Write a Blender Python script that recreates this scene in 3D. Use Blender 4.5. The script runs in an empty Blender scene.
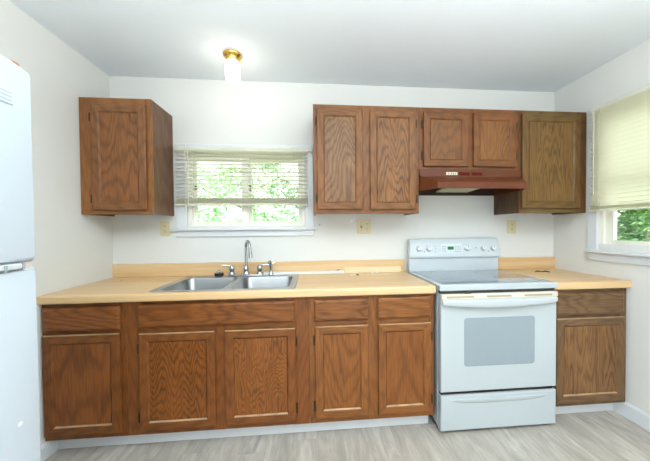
import bpy, bmesh, math, random
from mathutils import Vector, Matrix
random.seed(7)
S = bpy.context.scene
C = S.collection

# ---------------------------------------------------------------- camera, light, exposure
CAM = Vector((1.4985, -2.4049, 1.2727))
YAW, PITCH, ROLL, FPX, PPX, PPY = 0.0925, -0.01936, -0.00776, 299.28, 340.28, 233.92
def make_camera():
    cy, sy, cp, sp, cr, sr = math.cos(YAW), math.sin(YAW), math.cos(PITCH), math.sin(PITCH), math.cos(ROLL), math.sin(ROLL)
    f = Vector((sy*cp, cy*cp, sp)); r = Vector((cy, -sy, 0)); u = r.cross(f)
    r2 = cr*r + sr*u; u2 = -sr*r + cr*u
    cd = bpy.data.cameras.new('camera'); co = bpy.data.objects.new('camera', cd); C.objects.link(co)
    m = Matrix((r2, u2, -f)).transposed().to_4x4(); m.translation = CAM
    co.matrix_world = m
    cd.sensor_fit = 'HORIZONTAL'; cd.sensor_width = 36; cd.lens = FPX/650*36
    cd.shift_x = (325-PPX)/650; cd.shift_y = (PPY-230.5)/650
    cd.clip_start = 0.02; cd.clip_end = 200
    S.camera = co
make_camera()
W, H = 3.573, 2.421
REAR = -4.3

w = bpy.data.worlds.new('sky'); S.world = w; w.use_nodes = True
nt = w.node_tree; bg = nt.nodes['Background']
bg.inputs['Color'].default_value = (0.90, 0.96, 1.0, 1); bg.inputs['Strength'].default_value = 2.6

def lamp(name, kind, loc, energy, color=(1, 1, 1), rot=(0, 0, 0), **k):
    d = bpy.data.lights.new(name, kind); d.energy = energy; d.color = color
    for a, v in k.items(): setattr(d, a, v)
    o = bpy.data.objects.new(name, d); C.objects.link(o); o.location = loc; o.rotation_euler = rot
    return o
# added fill lamp standing in for daylight at the invented rear opening
lamp('rear_fill', 'AREA', (1.83, REAR+.02, 1.05), 1, (0.95, 0.98, 1.0), (math.radians(90), 0, 0), shape='RECTANGLE', size=1.8, size_y=2.0)
# added fill lamp above the camera, aimed up to imitate bounced light
lamp('bounce_fill', 'AREA', (1.8, -2.5, 1.98), 112, (0.91, 0.965, 1.0), (math.radians(180), 0, 0), shape='RECTANGLE', size=2.8, size_y=1.8)
# sun falling on the trees outside
lamp('sun', 'SUN', (0, 0, 8), 22.0, (1.0, 0.97, 0.9), (math.radians(28), math.radians(-12), math.radians(-18)), angle=0.02)

S.view_settings.view_transform = 'Standard'; S.view_settings.look = 'None'
S.view_settings.exposure = 0.07; S.view_settings.gamma = 1.0; S.view_settings.use_curve_mapping = False

# ---------------------------------------------------------------- helpers: materials
def lin(c):
    return tuple((x/255/12.92 if x/255 <= .04045 else ((x/255+.055)/1.055)**2.4) for x in c) + (1,)
def mat(name, rgb, rough=.5, metal=0, spec=.5, coat=0, emit=None, estr=0):
    m = bpy.data.materials.new(name); m.use_nodes = True
    b = m.node_tree.nodes['Principled BSDF']
    b.inputs['Base Color'].default_value = lin(rgb); b.inputs['Roughness'].default_value = rough
    b.inputs['Metallic'].default_value = metal; b.inputs['Specular IOR Level'].default_value = spec
    b.inputs['Coat Weight'].default_value = coat
    if emit: b.inputs['Emission Color'].default_value = lin(emit); b.inputs['Emission Strength'].default_value = estr
    return m
class N:
    def __init__(s, m): s.t = m.node_tree; s.b = s.t.nodes['Principled BSDF']
    def n(s, kind, **k):
        x = s.t.nodes.new(kind)
        for a, v in k.items(): setattr(x, a, v)
        return x
    def l(s, a, b): s.t.links.new(a, b)
    def math(s, op, a, b=None, c=None):
        x = s.n('ShaderNodeMath', operation=op)
        for i, v in enumerate((a, b, c)):
            if v is None: continue
            if isinstance(v, (int, float)): x.inputs[i].default_value = v
            else: s.l(v, x.inputs[i])
        return x.outputs[0]
    def mix(s, fac, a, b, mode='MIX'):
        x = s.n('ShaderNodeMix', data_type='RGBA', blend_type=mode)
        for i, v in ((0, fac), (6, a), (7, b)):
            if isinstance(v, (int, float)): x.inputs[i].default_value = v
            elif isinstance(v, tuple): x.inputs[i].default_value = v
            else: s.l(v, x.inputs[i])
        return x.outputs[2]
    def coords(s, scale, off=(0, 0, 0)):
        t = s.n('ShaderNodeTexCoord'); mp = s.n('ShaderNodeMapping')
        mp.inputs['Scale'].default_value = scale; mp.inputs['Location'].default_value = off
        s.l(t.outputs['Object'], mp.inputs['Vector']); return mp.outputs[0]
    def noise(s, vec, scale=1, detail=2, rough=.5, dist=0):
        x = s.n('ShaderNodeTexNoise'); s.l(vec, x.inputs['Vector'])
        x.inputs['Scale'].default_value = scale; x.inputs['Detail'].default_value = detail
        x.inputs['Roughness'].default_value = rough; x.inputs['Distortion'].default_value = dist
        return x.outputs[0]
    def ramp(s, fac, lo, hi):
        x = s.n('ShaderNodeMapRange'); s.l(fac, x.inputs[0]); x.inputs[1].default_value = lo; x.inputs[2].default_value = hi
        return x.outputs[0]
    def bump(s, h, strength, dist=.002):
        x = s.n('ShaderNodeBump'); x.inputs['Strength'].default_value = strength; x.inputs['Distance'].default_value = dist
        s.l(h, x.inputs['Height']); s.l(x.outputs[0], s.b.inputs['Normal'])

def oak(name, base, dark, rings=9, axis='v', seed=0, cont=.6, rough=.36, pale=None, xs=5.0, zs=.9, flame=.55):
    """stained oak: contour lines of a stretched noise field make the cathedral figure"""
    base = (base[0]*1.02, base[1]*.985, base[2]*.86); dark = (dark[0]*.86, dark[1]*.80, dark[2]*.70)
    m = mat(name, base, rough, spec=.32); g = N(m)
    a, b_ = (xs, zs) if axis == 'v' else (zs, xs)
    v = g.coords((a, xs*.5, b_), (seed*3.7, seed*1.3, seed*2.1))
    f = g.noise(v, 1, 2.4, .42)
    fine = g.noise(g.coords((60, 20, 7) if axis == 'v' else (7, 20, 60), (seed, 3, 1)), 1, 2, .5)
    f = g.math('ADD', f, g.math('MULTIPLY', fine, .055))
    tc = g.n('ShaderNodeTexCoord'); sp_ = g.n('ShaderNodeSeparateXYZ'); g.l(tc.outputs['Object'], sp_.inputs[0])
    f = g.math('ADD', f, g.math('MULTIPLY', sp_.outputs[2 if axis == 'v' else 0], flame))
    band = g.math('SINE', g.math('MULTIPLY', f, rings*1.7*6.283))
    band = g.math('POWER', g.ramp(band, -1, 1), 2.4)
    p = (230, 120, 10) if axis == 'v' else (10, 120, 230)
    pores = g.noise(g.coords(p, (seed, 0, 0)), 1, 2, .6)
    pores = g.ramp(pores, .40, .64)
    blot = g.noise(g.coords((7, 4, 2.2) if axis == 'v' else (2.2, 4, 7), (seed*5, 1, 0)), 1, 3, .6)
    col = g.mix(g.math('MULTIPLY', band, min(1, cont*1.5)), lin(base), lin(dark))
    col = g.mix(g.math('MULTIPLY', pores, .42), col, lin(tuple(x*.66 for x in dark)))
    col = g.mix(g.math('MULTIPLY', g.ramp(blot, .42, .75), .35), col, lin(pale or tuple(min(255, x*1.14) for x in base)))
    g.l(col, g.b.inputs['Base Color'])
    g.bump(g.math('ADD', band, pores), .12, .0006)
    g.l(g.math('ADD', g.math('MULTIPLY', blot, .25), rough-.1), g.b.inputs['Roughness'])
    return m

def glass_mat(name, tint=(1, 1, 1, 1)):
    m = bpy.data.materials.new(name); m.use_nodes = True; t = m.node_tree; t.nodes.clear()
    o = t.nodes.new('ShaderNodeOutputMaterial'); mx = t.nodes.new('ShaderNodeMixShader')
    tr = t.nodes.new('ShaderNodeBsdfTransparent'); gl = t.nodes.new('ShaderNodeBsdfGlossy'); lw = t.nodes.new('ShaderNodeFresnel')
    tr.inputs[0].default_value = tint; gl.inputs['Roughness'].default_value = .02; lw.inputs[0].default_value = 1.45
    t.links.new(lw.outputs[0], mx.inputs[0]); t.links.new(tr.outputs[0], mx.inputs[1]); t.links.new(gl.outputs[0], mx.inputs[2])
    t.links.new(mx.outputs[0], o.inputs[0]); return m
def translucent(name, rgb, trans, rough=.6, amount=.5):
    m = mat(name, rgb, rough); g = N(m)
    tl = g.n('ShaderNodeBsdfTranslucent'); tl.inputs[0].default_value = lin(trans)
    mx = g.n('ShaderNodeMixShader'); mx.inputs[0].default_value = amount
    out = g.t.nodes['Material Output']
    g.l(g.b.outputs[0], mx.inputs[1]); g.l(tl.outputs[0], mx.inputs[2]); g.l(mx.outputs[0], out.inputs[0]); return m

def paint(name, rgb, rough=.75, amt=.35):
    m = mat(name, rgb, rough, spec=.3); g = N(m)
    n1 = g.noise(g.coords((1.1, 1.1, 1.1)), 1, 3, .5)
    g.l(g.mix(g.math('MULTIPLY', n1, amt*.3), lin(rgb), lin(tuple(x*.93 for x in rgb))), g.b.inputs['Base Color'])
    g.bump(g.noise(g.coords((90, 90, 90)), 1, 2), .06, .001)
    return m

M = {}
M['wall'] = paint('wall_paint', (232, 232, 227))
M['ceil'] = paint('ceiling_paint', (238, 244, 248))
M['trimw'] = mat('white_trim_paint', (224, 227, 229), .35)
M['sashw'] = mat('cream_vinyl', (246, 243, 230), .4)
M['frameR'] = M['frame'] = None
M['oak_up'] = oak('oak_upper_frame', (141, 98, 66), (112, 72, 44), 7, 'v', 1, .3, .33)
M['oak_up_h'] = oak('oak_upper_rail', (139, 97, 66), (110, 72, 46), 7, 'h', 2, .3, .33)
M['oak_lo'] = oak('oak_lower_frame', (131, 80, 42), (104, 58, 27), 7, 'v', 3, .3, .34)
M['oak_lo_h'] = oak('oak_lower_rail', (129, 80, 43), (101, 58, 28), 7, 'h', 4, .3, .34)
M['oak_gr'] = oak('oak_right_frame', (121, 93, 69), (92, 67, 46), 7, 'v', 5, .3, .4)
M['oak_gr_h'] = oak('oak_right_rail', (119, 93, 71), (90, 67, 48), 8, 'h', 6, .3, .4)
M['worn_lit'] = oak('scuffed_lit_oak_edge', (188, 158, 132), (160, 126, 100), 9, 'h', 8, .3, .4, (214, 194, 172))
M['oak_side'] = oak('oak_cabinet_side', (120, 82, 55), (98, 64, 42), 4, 'v', 7, .35, .28)
M['dark_in'] = mat('dark_recess', (38, 27, 20), .8)
M['bronze'] = mat('aged_bronze', (74, 62, 45), .42, .8)
M['steel'] = None
def steel(name, rgb, rough):
    m = mat(name, rgb, rough, 1.0); g = N(m)
    n1 = g.noise(g.coords((3, 180, 180)), 1, 2)
    g.l(g.math('ADD', g.math('MULTIPLY', n1, .18), rough-.08), g.b.inputs['Roughness']); return m
M['steel'] = steel('brushed_steel', (158, 160, 160), .36)
M['steel2'] = steel('brushed_steel_rim', (186, 188, 188), .42)
M['chrome'] = mat('chrome', (178, 182, 187), .16, 1)
M['brass'] = mat('brass', (222, 180, 92), .22, 1)
M['enamel'] = mat('white_enamel', (189, 197, 199), .22, coat=.3)
M['enamel2'] = mat('white_plastic', (200, 206, 207), .35)
M['cream'] = mat('cream_plastic', (222, 214, 196), .4)
M['almond'] = mat('almond_outlet', (224, 214, 172), .4)
M['slot'] = mat('dark_slot', (70, 62, 50), .6)
M['groove'] = mat('grey_print', (150, 158, 162), .6)
M['ovenglass'] = mat('oven_window_glass', (148, 160, 166), .12, coat=.5)
M['hood'] = mat('red_brown_hood_enamel', (102, 53, 28), .32, spec=.3)
M['hood_in'] = mat('hood_inside', (58, 36, 26), .55)
M['filter'] = mat('hood_filter', (190, 184, 150), .4, .3)
M['rubber'] = mat('black_rubber', (40, 42, 44), .5)
M['gasket'] = mat('beige_gasket', (214, 206, 196), .7)
M['blind'] = translucent('blind_slat', (250, 249, 240), (255, 253, 240), .5, .6)
M['blindR'] = translucent('blind_slat_cream', (253, 252, 244), (255, 254, 240), .5, .68)
M['cord'] = mat('blind_cord', (226, 222, 208), .8)
M['glass'] = glass_mat('window_glass', (.96, .98, .97, 1))
M['screen'] = mat('black_metal', (60, 60, 58), .6)

def counter_mat():
    m = mat('butcher_block_laminate', (226, 194, 146), .33); g = N(m)
    a = g.noise(g.coords((.9, 24, 24)), 1, 2, .5)
    a = g.ramp(a, .3, .7)
    bb = g.noise(g.coords((3, 110, 110)), 1, 3, .6)
    col = g.mix(a, lin((232, 202, 156)), lin((222, 180, 126)))
    col = g.mix(g.math('MULTIPLY', g.ramp(bb, .4, .75), .35), col, lin((212, 168, 114)))
    g.l(col, g.b.inputs['Base Color']); return m
M['counter'] = counter_mat()

def floor_mat():
    m = mat('grey_oak_plank_floor', (170, 160, 150), .42); g = N(m)
    tc = g.n('ShaderNodeTexCoord'); sep = g.n('ShaderNodeSeparateXYZ'); g.l(tc.outputs['Object'], sep.inputs[0])
    px = g.math('DIVIDE', sep.outputs[0], .152); ix = g.math('FLOOR', px)
    wn = g.n('ShaderNodeTexWhiteNoise', noise_dimensions='1D'); g.l(ix, wn.inputs['W'])
    py = g.math('ADD', g.math('DIVIDE', sep.outputs[1], 1.2), wn.outputs[0]); iy = g.math('FLOOR', py)
    cb = g.n('ShaderNodeCombineXYZ'); g.l(ix, cb.inputs[0]); g.l(iy, cb.inputs[1])
    w2 = g.n('ShaderNodeTexWhiteNoise', noise_dimensions='2D'); g.l(cb.outputs[0], w2.inputs['Vector'])
    off = g.n('ShaderNodeVectorMath', operation='SCALE'); g.l(w2.outputs[1], off.inputs[0]); off.inputs['Scale'].default_value = 9
    add = g.n('ShaderNodeVectorMath', operation='ADD'); g.l(tc.outputs['Object'], add.inputs[0]); g.l(off.outputs[0], add.inputs[1])
    mp = g.n('ShaderNodeMapping'); mp.inputs['Scale'].default_value = (11, 2.3, 1); g.l(add.outputs[0], mp.inputs[0])
    s1 = g.noise(mp.outputs[0], 1, 5, .62, 1.4)
    mp2 = g.n('ShaderNodeMapping'); mp2.inputs['Scale'].default_value = (75, 8, 1); g.l(add.outputs[0], mp2.inputs[0])
    s2 = g.noise(mp2.outputs[0], 1, 3, .6)
    col = g.mix(g.ramp(s1, .3, .72), lin((222, 215, 203)), lin((158, 150, 139)))
    col = g.mix(g.math('MULTIPLY', g.ramp(s2, .4, .75), .4), col, lin((138, 129, 117)))
    col = g.mix(g.math('MULTIPLY', w2.outputs[0], .5), col, lin((168, 159, 147)))
    fx = g.math('FRACT', px); e = g.math('LESS_THAN', fx, .014)
    fy = g.math('FRACT', py); e2 = g.math('LESS_THAN', fy, .002)
    col = g.mix(g.math('MULTIPLY', g.math('MAXIMUM', e, e2), .45), col, lin((140, 131, 122)))
    g.l(col, g.b.inputs['Base Color']); g.bump(s2, .08, .001); return m
M['floor'] = floor_mat()

# ---------------------------------------------------------------- helpers: geometry
def ensure(v): return Vector(v)
def box(bm, x0, x1, y0, y1, z0, z1, bev=0, mi=0, seg=2):
    x0, x1 = sorted((x0, x1)); y0, y1 = sorted((y0, y1)); z0, z1 = sorted((z0, z1))
    v = [bm.verts.new(p) for p in ((x0, y0, z0), (x1, y0, z0), (x1, y1, z0), (x0, y1, z0), (x0, y0, z1), (x1, y0, z1), (x1, y1, z1), (x0, y1, z1))]
    fs = [bm.faces.new([v[i] for i in q]) for q in ((3, 2, 1, 0), (4, 5, 6, 7), (0, 1, 5, 4), (1, 2, 6, 5), (2, 3, 7, 6), (3, 0, 4, 7))]
    for f in fs: f.material_index = mi
    if bev:
        es = list({e for f in fs for e in f.edges})
        r = bmesh.ops.bevel(bm, geom=es, offset=bev, segments=seg, affect='EDGES', profile=.5)
        for f in r['faces']: f.material_index = mi
    return bm
def BX(*a, **k):
    bm = bmesh.new(); box(bm, *a, **k); return bm
def rings(bm, loops, mi=0, close_a=True, close_b=True, mats=None):
    """bridge successive closed loops of points; mats gives the slot for each side"""
    L = [[bm.verts.new(p) for p in lp] for lp in loops]; n = len(L[0])
    for a, b in zip(L, L[1:]):
        for i in range(n):
            f = bm.faces.new((a[i], a[(i+1) % n], b[(i+1) % n], b[i])); f.material_index = mats[i] if mats else mi
    if close_a: f = bm.faces.new(list(reversed(L[0]))); f.material_index = mi
    if close_b: f = bm.faces.new(L[-1]); f.material_index = mi
    return bm
def lathe(bm, prof, c=(0, 0, 0), n=28, axis='z', mi=0, cap=True):
    """prof: list of (radius, height)"""
    lp = []
    for r, h in prof:
        ring = []
        for i in range(n):
            a = 2*math.pi*i/n; u, v = r*math.cos(a), r*math.sin(a)
            p = (u, v, h) if axis == 'z' else ((u, -h, v) if axis == '-y' else (h, u, v))
            ring.append((c[0]+p[0], c[1]+p[1], c[2]+p[2]))
        lp.append(ring)
    return rings(bm, lp, mi, cap, cap)
def tube(bm, pts, r, n=12, mi=0):
    pts = [Vector(p) for p in pts]; rs = r if isinstance(r, (list, tuple)) else [r]*len(pts)
    t0 = (pts[1]-pts[0]).normalized(); up = Vector((0, 0, 1)) if abs(t0.z) < .9 else Vector((1, 0, 0))
    nx = t0.cross(up).normalized(); loops = []
    for i, p in enumerate(pts):
        t = (pts[min(i+1, len(pts)-1)]-pts[max(i-1, 0)]).normalized()
        nx = (nx - t*nx.dot(t)).normalized(); ny = t.cross(nx)
        loops.append([tuple(p + nx*rs[i]*math.cos(2*math.pi*k/n) + ny*rs[i]*math.sin(2*math.pi*k/n)) for k in range(n)])
    return rings(bm, loops, mi)
def extr(bm, prof, x0, x1, mi=0):
    """extrude a (y,z) profile along x"""
    return rings(bm, [[(x0, y, z) for y, z in prof], [(x1, y, z) for y, z in prof]], mi)
def exty(bm, prof, y0, y1, mi=0):
    return rings(bm, [[(x, y0, z) for x, z in prof], [(x, y1, z) for x, z in prof]], mi)

def root_of(o):
    p = Vector((0, 0, 0))
    while o is not None: p += o.location; o = o.parent
    return p
def obj(name, bm, m, parent=None, smooth=False, label=None):
    bmesh.ops.recalc_face_normals(bm, faces=bm.faces[:])
    off = root_of(parent)
    for v in bm.verts: v.co -= off
    me = bpy.data.meshes.new(name); bm.to_mesh(me); bm.free()
    for x in (m if isinstance(m, (list, tuple)) else [m]): me.materials.append(x)
    o = bpy.data.objects.new(name, me); C.objects.link(o)
    if parent is not None: o.parent = parent
    if smooth:
        for p in me.polygons: p.use_smooth = True
        try: me.set_sharp_from_angle(angle=math.radians(40))
        except Exception: pass
    if label: o['label'] = label
    return o
def thing(name, loc, label, cat, group=None):
    o = bpy.data.objects.new(name, None); C.objects.link(o); o.location = loc; o.empty_display_size = .05
    o['label'] = label; o['category'] = cat
    if group: o['group'] = group
    return o
def tag(o, label, cat, group=None):
    o['label'] = label; o['category'] = cat
    if group: o['group'] = group
    return o
def struct(name, bm, m, parent=None, smooth=False):
    o = obj(name, bm, m, parent, smooth)
    if parent is None: o['kind'] = 'structure'
    return o
def at(o, loc):
    """move a mesh thing's origin to loc without moving its geometry"""
    l = Vector(loc)
    for v in o.data.vertices: v.co -= l
    o.location = l; return o

# ---------------------------------------------------------------- room shell
T = .14
WB = (.539, 1.445, 1.296, 1.868)        # back window opening x0 x1 z0 z1
WR = (-.405, -1.28, 1.145, 2.07)        # right window opening y0 y1 z0 z1
struct('floor', BX(-.14, W+.14, REAR, T, -.05, 0), M['floor'])
struct('ceiling', BX(-.14, W+.14, REAR-1.4, T, H, H+.08), M['ceil'])  # extended past the rear wall as an added overhang against the sun
struct('wall_left', BX(-T, 0, REAR, T, 0, H), M['wall'])
bm = bmesh.new()
box(bm, 0, WB[0], 0, T, 0, H); box(bm, WB[1], W, 0, T, 0, H)
box(bm, WB[0], WB[1], 0, T, 0, WB[2]); box(bm, WB[0], WB[1], 0, T, WB[3], H)
struct('wall_back', bm, M['wall'])
bm = bmesh.new()
box(bm, W, W+T, T, WR[0], 0, H); box(bm, W, W+T, WR[1], REAR, 0, H)
box(bm, W, W+T, WR[0], WR[1], 0, WR[2]); box(bm, W, W+T, WR[0], WR[1], WR[3], H)
struct('wall_right', bm, M['wall'])
# unseen rear wall, its wide opening invented to let light in
bm = bmesh.new()
box(bm, 0, .9, REAR-T, REAR, 0, H); box(bm, W-.8, W, REAR-T, REAR, 0, H); box(bm, .9, W-.8, REAR-T, REAR, 2.1, H)
struct('wall_rear', bm, M['wall'])
def baseb(name, prof, a0, a1, side):
    bm = bmesh.new()
    if side == 'x':   # runs along y, prof in (x,z)
        exty(bm, prof, a0, a1)
    struct(name, bm, M['trimw'])
baseb('baseboard_left', [(0, 0), (.014, 0), (.014, .075), (.008, .088), (0, .09)], -.545, REAR, 'x')
baseb('baseboard_right', [(W, 0), (W-.014, 0), (W-.014, .085), (W-.006, .098), (W, .1)], -.545, REAR, 'x')

# ground outside
g = struct('ground', BX(-14, 22, .3, 24, -.6, -.5), mat('lawn_soil', (96, 122, 62), .9))

# ---------------------------------------------------------------- back window
def rectframe(bm, x0, x1, z0, z1, wdt, y0, y1, bev=.002):
    box(bm, x0, x0+wdt, y0, y1, z0, z1, bev); box(bm, x1-wdt, x1, y0, y1, z0, z1, bev)
    box(bm, x0+wdt, x1-wdt, y0, y1, z0, z0+wdt, bev); box(bm, x0+wdt, x1-wdt, y0, y1, z1-wdt, z1, bev)
win = bpy.data.objects.new('window_1', None); C.objects.link(win); win.location = (1, 0, 1.28); win['kind'] = 'structure'
bm = bmesh.new()
box(bm, .464, .545, -.018, 0, 1.279, 1.925, .003); box(bm, 1.44, 1.508, -.018, 0, 1.279, 1.925, .003)
box(bm, .545, 1.44, -.018, 0, 1.862, 1.925, .003)
obj('casing', bm, M['trimw'], win)
obj('stool', BX(.43, 1.53, -.045, .05, 1.262, 1.28, .004), M['trimw'], win)
obj('apron', BX(.458, 1.506, -.017, 0, 1.215, 1.262, .003), M['trimw'], win)
bm = bmesh.new(); rectframe(bm, WB[0], WB[1], 1.282, WB[3], .03, .02, .12)
obj('frame', bm, M['sashw'], win)
def sash(x0, x1, y, par, wl=.035, wr=.035):
    bm = bmesh.new()
    box(bm, x0, x0+wl, y, y+.022, 1.312, 1.838, .002); box(bm, x1-wr, x1, y, y+.022, 1.312, 1.838, .002)
    box(bm, x0+wl, x1-wr, y, y+.022, 1.312, 1.333, .002); box(bm, x0+wl, x1-wr, y, y+.022, 1.805, 1.838, .002)
    s = obj('sash', bm, M['sashw'], par)
    obj('glass_pane', BX(x0+wl-.002, x1-wr+.002, y+.009, y+.012, 1.331, 1.807), M['glass'], s)
    return s
s1 = sash(.569, .995, .040, win, .03, .055)
s2 = sash(.960, 1.415, .068, win, .055, .03)
bm = bmesh.new(); box(bm, .588, .602, .028, .040, 1.60, 1.612); box(bm, .588, .602, .028, .040, 1.583, 1.592); obj('latch', bm, M['rubber'], s1)
bm = bmesh.new()
for zz in (1.592, 1.612, 1.574): box(bm, .998, 1.012, .060, .068, zz, zz+.010)
obj('latch', bm, M['rubber'], s2)

def blind(name, loc, label, group, along, a0, a1, z0, z1, d, m, pitch, tilt, stack, ladders, wand, deep=.025):
    """mini blind; along 'x' hangs in front of y=d, along 'y' in front of x=d"""
    t = thing(name, loc, label, 'blind', group)
    def P(a, b, z): return (a, d+b, z) if along == 'x' else (d+b, a, z)
    def B(bm, a0, a1, b0, b1, z0, z1, bev=0):
        p, q = P(a0, b0, z0), P(a1, b1, z1); box(bm, p[0], q[0], p[1], q[1], p[2], q[2], bev)
    bm = bmesh.new(); B(bm, a0, a1, -.013, .014, z1-.026, z1, .002); obj('headrail', bm, m, t)
    bm = bmesh.new(); z = z1-.036
    def slat(z, ang):
        h = deep/2; pr = []
        for k in (-1, -.4, .2, 1):
            b = k*h; crown = .0022*(1-k*k)
            pr.append((b*math.cos(ang)-crown*math.sin(ang), z+b*math.sin(ang)+crown*math.cos(ang)))
        top = [P(a0+.004, b, zz+.0005) for b, zz in pr]+[P(a0+.004, b, zz-.0004) for b, zz in reversed(pr)]
        bot = [P(a1-.004, b, zz+.0005) for b, zz in pr]+[P(a1-.004, b, zz-.0004) for b, zz in reversed(pr)]
        rings(bm, [top, bot])
    while z > z0+.018+stack*.0028:
        slat(z, tilt(z)); z -= pitch
    for k in range(stack): slat(z0+.0175+k*.0028, 0)
    obj('slats', bm, m, t, True)
    bm = bmesh.new(); B(bm, a0+.002, a1-.002, -.012, .012, z0, z0+.014, .002); obj('bottom_rail', bm, m, t)
    for a in ladders:
        bm = bmesh.new()
        for b in (-deep/2-.001, deep/2+.001): B(bm, a-.0012, a+.0012, b-.0008, b+.0008, z0+.01, z1-.02)
        obj('ladder_cord', bm, M['cord'], t)
    aw, zb, rr = wand
    bm = bmesh.new(); p, q = P(aw, -deep/2-.007, z1-.02), P(aw, -deep/2-.007, zb); tube(bm, [p, q], rr, 8); obj('tilt_wand', bm, M['cord'], t, True)
    return t
bl = blind('window_blind', (.97, -.032, 1.9), 'off-white mini blind half open over the wide window above the sink', None, 'x', .474, 1.466,
      1.452, 1.893, -.038, M['blind'], .0300, lambda z: -.24 if z > 1.78 else -.12, 15, (.60, .975, 1.36), (.574, 1.44, .004), deep=.034)
bm = bmesh.new(); tube(bm, [(.558, -.062, 1.88), (.558, -.062, 1.435)], .0018, 6); tube(bm, [(.553, -.062, 1.88), (.552, -.062, 1.425)], .0018, 6)
box(bm, .548, .562, -.067, -.057, 1.412, 1.436, .002); obj('lift_cord', bm, M['cord'], bl)
obj('bracket', BX(1.466, 1.50, -.045, -.019, 1.872, 1.902, .004), M['sashw'], bl)

# ---------------------------------------------------------------- right window
w2 = bpy.data.objects.new('window_2', None); C.objects.link(w2); w2.location = (W, -.8, 1.1); w2['kind'] = 'structure'
y0, y1 = WR[0], WR[1]
bm = bmesh.new()
box(bm, W-.018, W, y0+.07, y0-.004, 1.10, 2.14, .003); box(bm, W-.018, W, y1+.004, y1-.07, 1.10, 2.14, .003)
box(bm, W-.018, W, y0-.004, y1+.004, 2.066, 2.14, .003)
obj('casing', bm, M['trimw'], w2)
obj('stool', BX(W-.05, W+.06, -.335, y1-.1, 1.082, 1.102, .004), M['trimw'], w2)
obj('apron', BX(W-.018, W, -.350, y1-.07, 1.025, 1.082, .003), M['trimw'], w2)
bm = bmesh.new()
fy0, fy1 = y0, y1
for a, b in ((fy0, fy0-.03), (fy1, fy1+.03)): box(bm, W+.01, W+.12, a, b, 1.105, WR[3], .002)
box(bm, W+.01, W+.12, fy0-.03, fy1+.03, 1.105, 1.13, .002); box(bm, W+.01, W+.12, fy0-.03, fy1+.03, WR[3]-.03, WR[3], .002)
obj('frame', bm, M['sashw'], w2)
def sashy(z0, z1, x, bot):
    bm = bmesh.new(); a, b = fy0-.03, fy1+.03
    box(bm, x, x+.028, a, a-.05, z0, z1, .002); box(bm, x, x+.028, b, b+.05, z0, z1, .002)
    box(bm, x, x+.028, a-.05, b+.05, z0, z0+bot, .002); box(bm, x, x+.028, a-.05, b+.05, z1-.035, z1, .002)
    s = obj('sash', bm, M['sashw'], w2); obj('glass_pane', BX(x+.012, x+.015, a-.048, b+.048, z0+bot-.002, z1-.033), M['glass'], s)
sashy(1.13, 1.61, W+.03, .042); sashy(1.575, WR[3]-.03, W+.062, .035)
blind('window_blind', (W-.03, -.85, 2.12), 'pale yellow closed mini blind over the right-hand wall window', None, 'y', -.385, -1.345,
      1.378, 2.12, W-.038, M['blindR'], .0290, lambda z: -.80, 7, (-.46, -.85, -1.27), (-.425, 1.5, .003), deep=.034)

# ---------------------------------------------------------------- trees outside
leafm = []  # leaf tones carry painted light: pale for sunlit overexposure, darker for shaded side
for i, (a, b) in enumerate((((104, 146, 86), (130, 176, 90)), ((78, 118, 70), (100, 146, 74)), ((160, 194, 160), (176, 212, 170)))):
    m = translucent('leaf_green', a, b, .45, .45); leafm.append(m)
bark = mat('bark', (134, 128, 112), .9)
def tree(loc, h, r, n, mi, label, seed, cat='tree', name='leafy_tree', low=.2, leaf=.075):
    rnd = random.Random(seed)
    t = thing(name, loc, label, cat, 'trees outside the windows')
    x, y, z = loc
    bm = bmesh.new(); tube(bm, [(x, y, z), (x+.08, y, z+h*.35), (x-.05, y+.1, z+h*.8)], [.13, .1, .04], 10)
    for k in range(3):
        a = rnd.uniform(0, 6.28); zz = z+h*rnd.uniform(.3, .6)
        tube(bm, [(x+.05, y, zz), (x+.5*r*math.cos(a), y+.5*r*math.sin(a), zz+.45), (x+.9*r*math.cos(a), y+.9*r*math.sin(a), zz+.9)], [.05, .035, .012], 6)
    obj('trunk', bm, bark, t, True)
    bm = bmesh.new()
    cl = []
    for k in range(34):
        a = rnd.uniform(0, 6.28); q = math.sqrt(rnd.random()); zz = rnd.uniform(low, 1)
        rr = r*q*(1-.55*max(0, zz-.5)*2)
        cl.append((x+rr*math.cos(a), y+rr*math.sin(a), z+h*zz, rnd.uniform(.25, .55)*r*.62))
    for k in range(n):
        c = rnd.choice(cl); d = Vector((rnd.gauss(0, 1), rnd.gauss(0, 1), rnd.gauss(0, 1))).normalized()*c[3]*rnd.uniform(.55, 1.05)
        p = Vector(c[:3])+d
        u = Vector((rnd.gauss(0, 1), rnd.gauss(0, 1), rnd.gauss(0, .6))).normalized(); vv = u.cross(Vector((rnd.gauss(0, 1), rnd.gauss(0, 1), rnd.gauss(0, 1)))).normalized()
        s = leaf*rnd.uniform(.6, 1.3)
        q4 = [p-u*s, p+vv*s*.42, p+u*s, p-vv*s*.42]
        f = bm.faces.new([bm.verts.new(q) for q in q4]); f.material_index = rnd.choice((mi, mi, (mi+1) % 3))
    me_o = obj('foliage', bm, leafm, t)
    return t
tree((-.3, 6.6, -.5), 5.2, 1.9, 9500, 2, 'pale green leafy tree behind the left pane of the sink window', 1)
tree((3.6, 7.2, -.5), 4.8, 1.9, 9500, 2, 'mid green leafy tree behind the right pane of the sink window', 2)
tree((7.6, 2.7, -.5), 2.5, 1.5, 12000, 0, 'dense green bush seen below the right-hand wall window blind', 3, low=.05, leaf=.06)
tree((11.0, 5.6, -.5), 3.4, 2.4, 9000, 1, 'darker green bush farther off beyond the right-hand window', 4, low=.05, leaf=.09)

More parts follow.
